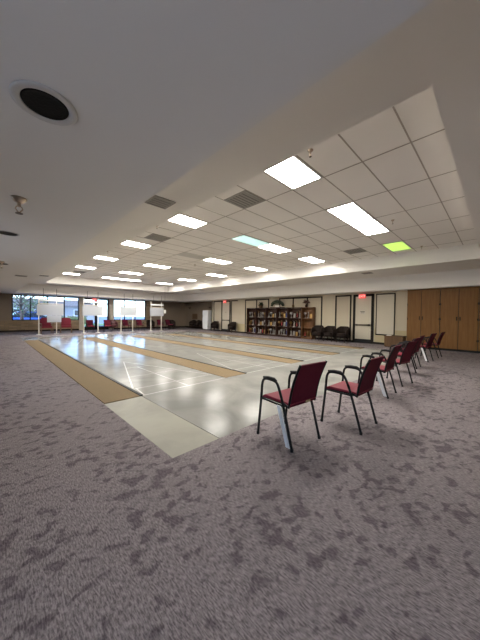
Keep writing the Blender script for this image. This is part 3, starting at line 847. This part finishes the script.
score_board(6.83, 7.66, 'white score board on two cream posts before the right-hand window', 7.92, False)
score_board(9.06, 9.93, 'white score board on two cream posts before the brick pier beside the alcove', 10.10, False)
for x, lb in ((10.24, 'small white card hung beside the score board nearest the alcove'),):
    t = thing('score_card', lb, 'card', (x, 19.05, 0))
    obj('sheet', bx(-.09, .09, -.01, .0, 1.36, 1.64), M['paper'], t)
    b = B(); tube(b, [(0, .006, 1.6), (0, .006, Z3)], .006, 6); obj('cord', b, M['darktrim'], t)

# ------------------------------------------------------------------ ceiling fixtures
def light(col, rown, mt, lb, group='ceiling lights'):
    cx, cy = GX0 + (col + .5) * TX, GY0 + (rown + .5) * TY
    t = thing('ceiling_light', lb, 'ceiling light', (cx, cy, Z3), 0, group)
    hx, hy = TX / 2 - .012, TY / 2 - .012
    b = B()
    for a in ((-hx, hx, -hy, -hy + .03), (-hx, hx, hy - .03, hy), (-hx, -hx + .03, -hy + .03, hy - .03), (hx - .03, hx, -hy + .03, hy - .03)): box(b, *a, -.012, -.001)
    obj('frame', b, M['lampframe'], t)
    obj('diffuser', bx(-hx + .03, hx - .03, -hy + .03, hy - .03, -.008, -.002), mt, t)
    return t
rows = {3: 'first', 8: 'second', 13: 'third', 18: 'fourth', 23: 'fifth', 28: 'last'}
colw = {0: 'column beside the left soffit', 2: 'left of the middle columns', 3: 'right of the middle columns', 5: 'column on the bookcase side'}
for c, r, k in [(0, 3, 'on'), (2, 3, 'on'), (3, 3, 'on'), (5, 3, 'green'), (0, 8, 'on'), (2, 8, 'cyan'), (3, 8, 'on'), (5, 8, 'on'),
                (0, 13, 'on'), (2, 13, 'off'), (3, 13, 'on'), (5, 13, 'on'), (0, 18, 'on'), (2, 18, 'on'), (3, 18, 'off'), (5, 18, 'on'),
                (0, 23, 'on'), (2, 23, 'on'), (5, 23, 'on'), (0, 28, 'on'), (2, 28, 'on'), (3, 28, 'on'), (5, 28, 'on')]:
    w_ = {'on': 'white', 'green': 'green', 'cyan': 'cyan', 'off': 'unlit'}[k]
    light(c, r, M[{'on': 'lampon', 'green': 'lampgreen', 'cyan': 'lampcyan', 'off': 'lampoff'}[k]], f'{w_} ceiling light, {colw[c]}, {rows[r]} row from the viewer')

def vent(cx, cy, z, hx, hy, lb, nsl=6):
    t = thing('ceiling_vent', lb, 'vent', (cx, cy, z), 0, 'ceiling vents')
    b = B(); f = min(hx, hy) * .16
    for a in ((-hx, hx, -hy, -hy + f), (-hx, hx, hy - f, hy), (-hx, -hx + f, -hy + f, hy - f), (hx - f, hx, -hy + f, hy - f)): box(b, *a, -.014, -.001)
    obj('frame', b, M['vent'], t)
    obj('backing', bx(-hx + f, hx - f, -hy + f, hy - f, -.004, -.0015), M['ventdark'], t)
    for k in range(nsl):
        y = -hy + f + (2 * hy - 2 * f) * (k + .5) / nsl
        b = B(); prism(b, [(y - .02, -.004), (y + .012, -.014), (y + .018, -.014), (y - .014, -.004)], 'x', -hx + f, hx - f); obj('slat', b, M['vent'], t)
    return t
vent(3.645, 3.615, Z3, .29, .29, 'square grey vent in the ceiling tiles beyond the nearest light')
vent(3.645, 7.27, Z3, .29, .29, 'square grey vent in the ceiling tiles between second and third lights along the left soffit')
vent(9.14, 3.615, Z3, .29, .29, 'square grey vent in the ceiling tiles just beyond the green light')
vent(3.645, 16.42, Z3, .29, .29, 'square grey vent in the ceiling tiles before the last light along the left soffit')
vent(2.0, 3.9, Z2, .18, .18, 'small grey vent in the left soffit band, nearest the viewer', 4)
vent(2.0, 15.78, Z2, .18, .18, 'small grey vent in the left soffit band, near the windows', 4)
vent(11.17, 3.9, Z2, .18, .18, 'small grey vent in the soffit band above the exit door', 4)
vent(11.17, 15.4, Z2, .18, .18, 'small grey vent in the soffit band above the refrigerator end', 4)
vent(.8, 11.1, Z1, .15, .15, 'small grey vent in the low left ceiling', 4)
t = thing('ceiling_speaker', 'round white speaker in the tiles beyond the fourth light along the left soffit', 'speaker', (3.66, 12.9, Z3))
obj('ring', lathe(B(), [(.13, -.001), (.13, -.012), (.11, -.014), (.11, -.001)], 24), M['white'], t)
obj('grille', lathe(B(), [(.108, -.001), (.108, -.006), (0, -.006)], 24), M['vent'], t)

def sprinkler(x, y, z, lb, s=1.0):
    t = thing('sprinkler', lb, 'sprinkler', (x, y, z), 0, 'ceiling sprinklers')
    obj('escutcheon', lathe(B(), [(.045 * s, -.001), (.045 * s, -.008 * s), (.024 * s, -.03 * s), (.012 * s, -.032 * s)], 16), M['brass'], t, smooth=True)
    b = B(); tube(b, [(0, 0, -.03 * s), (0, 0, -.062 * s)], .011 * s, 8)
    for q in (-1, 1): tube(b, [(q * .012 * s, 0, -.058 * s), (q * .020 * s, 0, -.075 * s), (0, 0, -.105 * s)], .004 * s, 6)
    obj('body', b, M['brass'], t)
    obj('deflector', lathe(B(), [(.004 * s, -.104 * s), (.022 * s, -.106 * s), (.022 * s, -.109 * s), (.0, -.109 * s)], 12), M['metalbar'], t)
    return t
sprinkler(.244, 3.58, Z1, 'brass sprinkler in the low left ceiling between the two black downlights', 1.5)
sprinkler(.25, 8.35, Z1, 'sprinkler beside the farthest black downlight of the low left ceiling', 1.4)
for x, y, lb in ((3.18, 1.89, 'sprinkler in the tiles beside the nearest ceiling light'), (6.80, 1.83, 'sprinkler in the tiles beside the nearest light pair'),
                 (9.9, 1.82, 'sprinkler in the tiles beside the green light'), (3.12, 6.25, 'sprinkler in the tiles beyond the second light along the left soffit'),
                 (3.15, 10.16, 'sprinkler in the tiles beyond the third light along the left soffit'), (6.77, 9.85, 'sprinkler in the tiles at mid ceiling before the fourth row of lights'),
                 (6.69, 14.08, 'sprinkler in the tiles at mid ceiling near the last rows of lights')):
    sprinkler(x, y, Z3, lb, .85)
def downlight(x, y, ro, ri, lb):
    t = thing('downlight', lb, 'downlight', (x, y, Z1), 0, 'round downlights in the low ceiling')
    obj('trim_ring', lathe(B(), [(ro, -.001), (ro, -.006), (ro - .012, -.011), (ri + .006, -.009), (ri, -.003), (ri, -.001)], 40), M['ringwhite'], t, smooth=True)
    obj('baffle', lathe(B(), [(ri - .001, -.002), (ri - .004, -.007), (ri * .9, -.004), (ri * .6, -.0035), (0, -.003)], 40), M['canblack'], t, smooth=True)
    return t
downlight(.245, 1.872, .158, .114, 'large round black downlight with a white ring, nearest the viewer in the low ceiling')
downlight(.222, 5.285, .145, .125, 'black round downlight in the low ceiling, second from the viewer')
downlight(.262, 8.69, .14, .12, 'black round downlight in the low ceiling, farthest from the viewer')

# faint notices on the far left wall
for z, lb in ((1.45, 'small pale notice on the brown wall left of the window, lower one'), (1.85, 'small pale notice on the brown wall left of the window, upper one')):
    t = thing('wall_notice', lb, 'notice', (.55, YF - .012, z), 0, 'notices on the far wall')
    obj('sheet', bx(-.14, .14, .0, .010, 0, .2), M['brownwall'], t); obj('frame', bx(-.15, .15, .002, .011, -.012, .0), M['legwood'], t)

# ------------------------------------------------------------------ outside
b = B(); quad(b, [(-60, YF + .2, -.08), (70, YF + .2, -.08), (70, 120, -.08), (-60, 120, -.08)]); struct('ground_outside', b, M['pave'])
b = B(); quad(b, [(-60, -40, -.08), (XL - .2, -40, -.08), (XL - .2, YF + .2, -.08), (-60, YF + .2, -.08)]); struct('path_outside', b, M['concrete'])
b = B(); box(b, -30, 40, 31.5, 36, -.08, .02); struct('lawn_outside', b, M['grass'])
def tree(x, y, H, lb, n=900, seed=1):
    rg = random.Random(seed)
    t = thing('tree', lb, 'tree', (x, y, -.08), 0, 'trees outside the windows')
    b = B(); tube(b, [(0, 0, 0), (.05, 0, H * .25), (-.05, .05, H * .45), (.1, 0, H * .8)], [.14, .11, .08, .03], 8)
    tips = []
    for k in range(16):
        a = rg.uniform(0, 2 * PI); z0 = H * rg.uniform(.22, .6); L = H * rg.uniform(.25, .42)
        p = [(0, 0, z0), (math.cos(a) * L * .5, math.sin(a) * L * .5, z0 + L * .35), (math.cos(a) * L, math.sin(a) * L, z0 + L * .55)]
        tube(b, p, [.05, .03, .012], 6); tips += [Vector(p[1]), Vector(p[2])]
    obj('trunk', b, M['bark'], t)
    b = B()
    for _ in range(n):
        c = rg.choice(tips) + Vector((rg.gauss(0, .5), rg.gauss(0, .5), rg.gauss(0, .4)))
        d = Vector((rg.gauss(0, 1), rg.gauss(0, 1), rg.gauss(0, 1))).normalized(); s = d.cross(Vector((.3, .5, .8))).normalized() * .05
        quad(b, [c - d * .09, c + s, c + d * .09, c - s])
    obj('foliage', b, M['tree'], t)
tree(1.9, 26.3, 4.6, 'leafy tree outside the left window, nearest the window frame', 350, 4)
tree(3.2, 33.0, 4.0, 'leafy tree farther off behind the left window', 500, 8)
def car(x, y, rz, mt, lb):
    t = thing('car', lb, 'car', (x, y, -.08), rz, 'cars parked outside')
    body = [(-2.1, .30), (2.1, .30), (2.15, .55), (2.05, .78), (1.1, .90), (-1.75, .92), (-2.1, .80), (-2.15, .5)]
    obj('body', prism(B(), body, 'y', -.85, .85), mt, t, bevel=.06, seg=3)
    cab_ = [(-1.6, .90), (1.05, .90), (.45, 1.38), (-1.05, 1.40)]
    obj('cabin', prism(B(), cab_, 'y', -.72, .72), M['carglass'], t, bevel=.05, seg=2)
    obj('roof', bx(-1.0, .40, -.70, .70, 1.38, 1.43), mt, t, bevel=.02)
    for sx in (-1.3, 1.35):
        for sy in (-.80, .80):
            b = B(); tube(b, [(sx, sy - .1, .32), (sx, sy + .1, .32)], .32, 20); wh = obj('wheel', b, M['rubber'], t)
            b = B(); tube(b, [(sx, sy - .11, .32), (sx, sy + .11, .32)], .18, 12); obj('hub_cap', b, M['chrome'], wh)
car(2.9, 30.2, .05, M['carblue'], 'blue parked car outside the left window')
b = B(); rg = random.Random(5)
box(b, -2.0, 2.0, -.35, .35, 0, .9)
for _ in range(1500):
    c = Vector((rg.uniform(-2.1, 2.1), rg.uniform(-.45, .45), rg.uniform(.1, 1.05))); d = Vector((rg.gauss(0, 1), rg.gauss(0, 1), rg.gauss(0, 1))).normalized(); s = d.cross(Vector((.2, .4, .9))).normalized() * .05
    quad(b, [c - d * .08, c + s, c + d * .08, c - s])
t = thing('hedge', 'clipped yellow-green hedge outside the left window', 'hedge', (6.2, 34.0, -.08)); obj('foliage', b, M['hedge'], t)
t = thing('house', 'low pale house with a brown roof far outside the windows', 'house', (8.0, 48.0, -.08))
obj('wall', bx(-7, 5, 0, 6, 0, 2.4), M['stucco'], t)
obj('roof', prism(B(), [(-7.5, 2.4), (5.5, 2.4), (3.5, 3.4), (-5.5, 3.4)], 'y', -.4, 6.4), M['rooftile'], t)
for x in (-5, -1.5, 2.5):
    f = obj('window', bx(x - .6, x + .6, -.04, .02, .9, 1.9), M['white'], t); obj('pane', bx(x - .52, x + .52, -.05, -.035, .98, 1.82), M['carglass'], f)
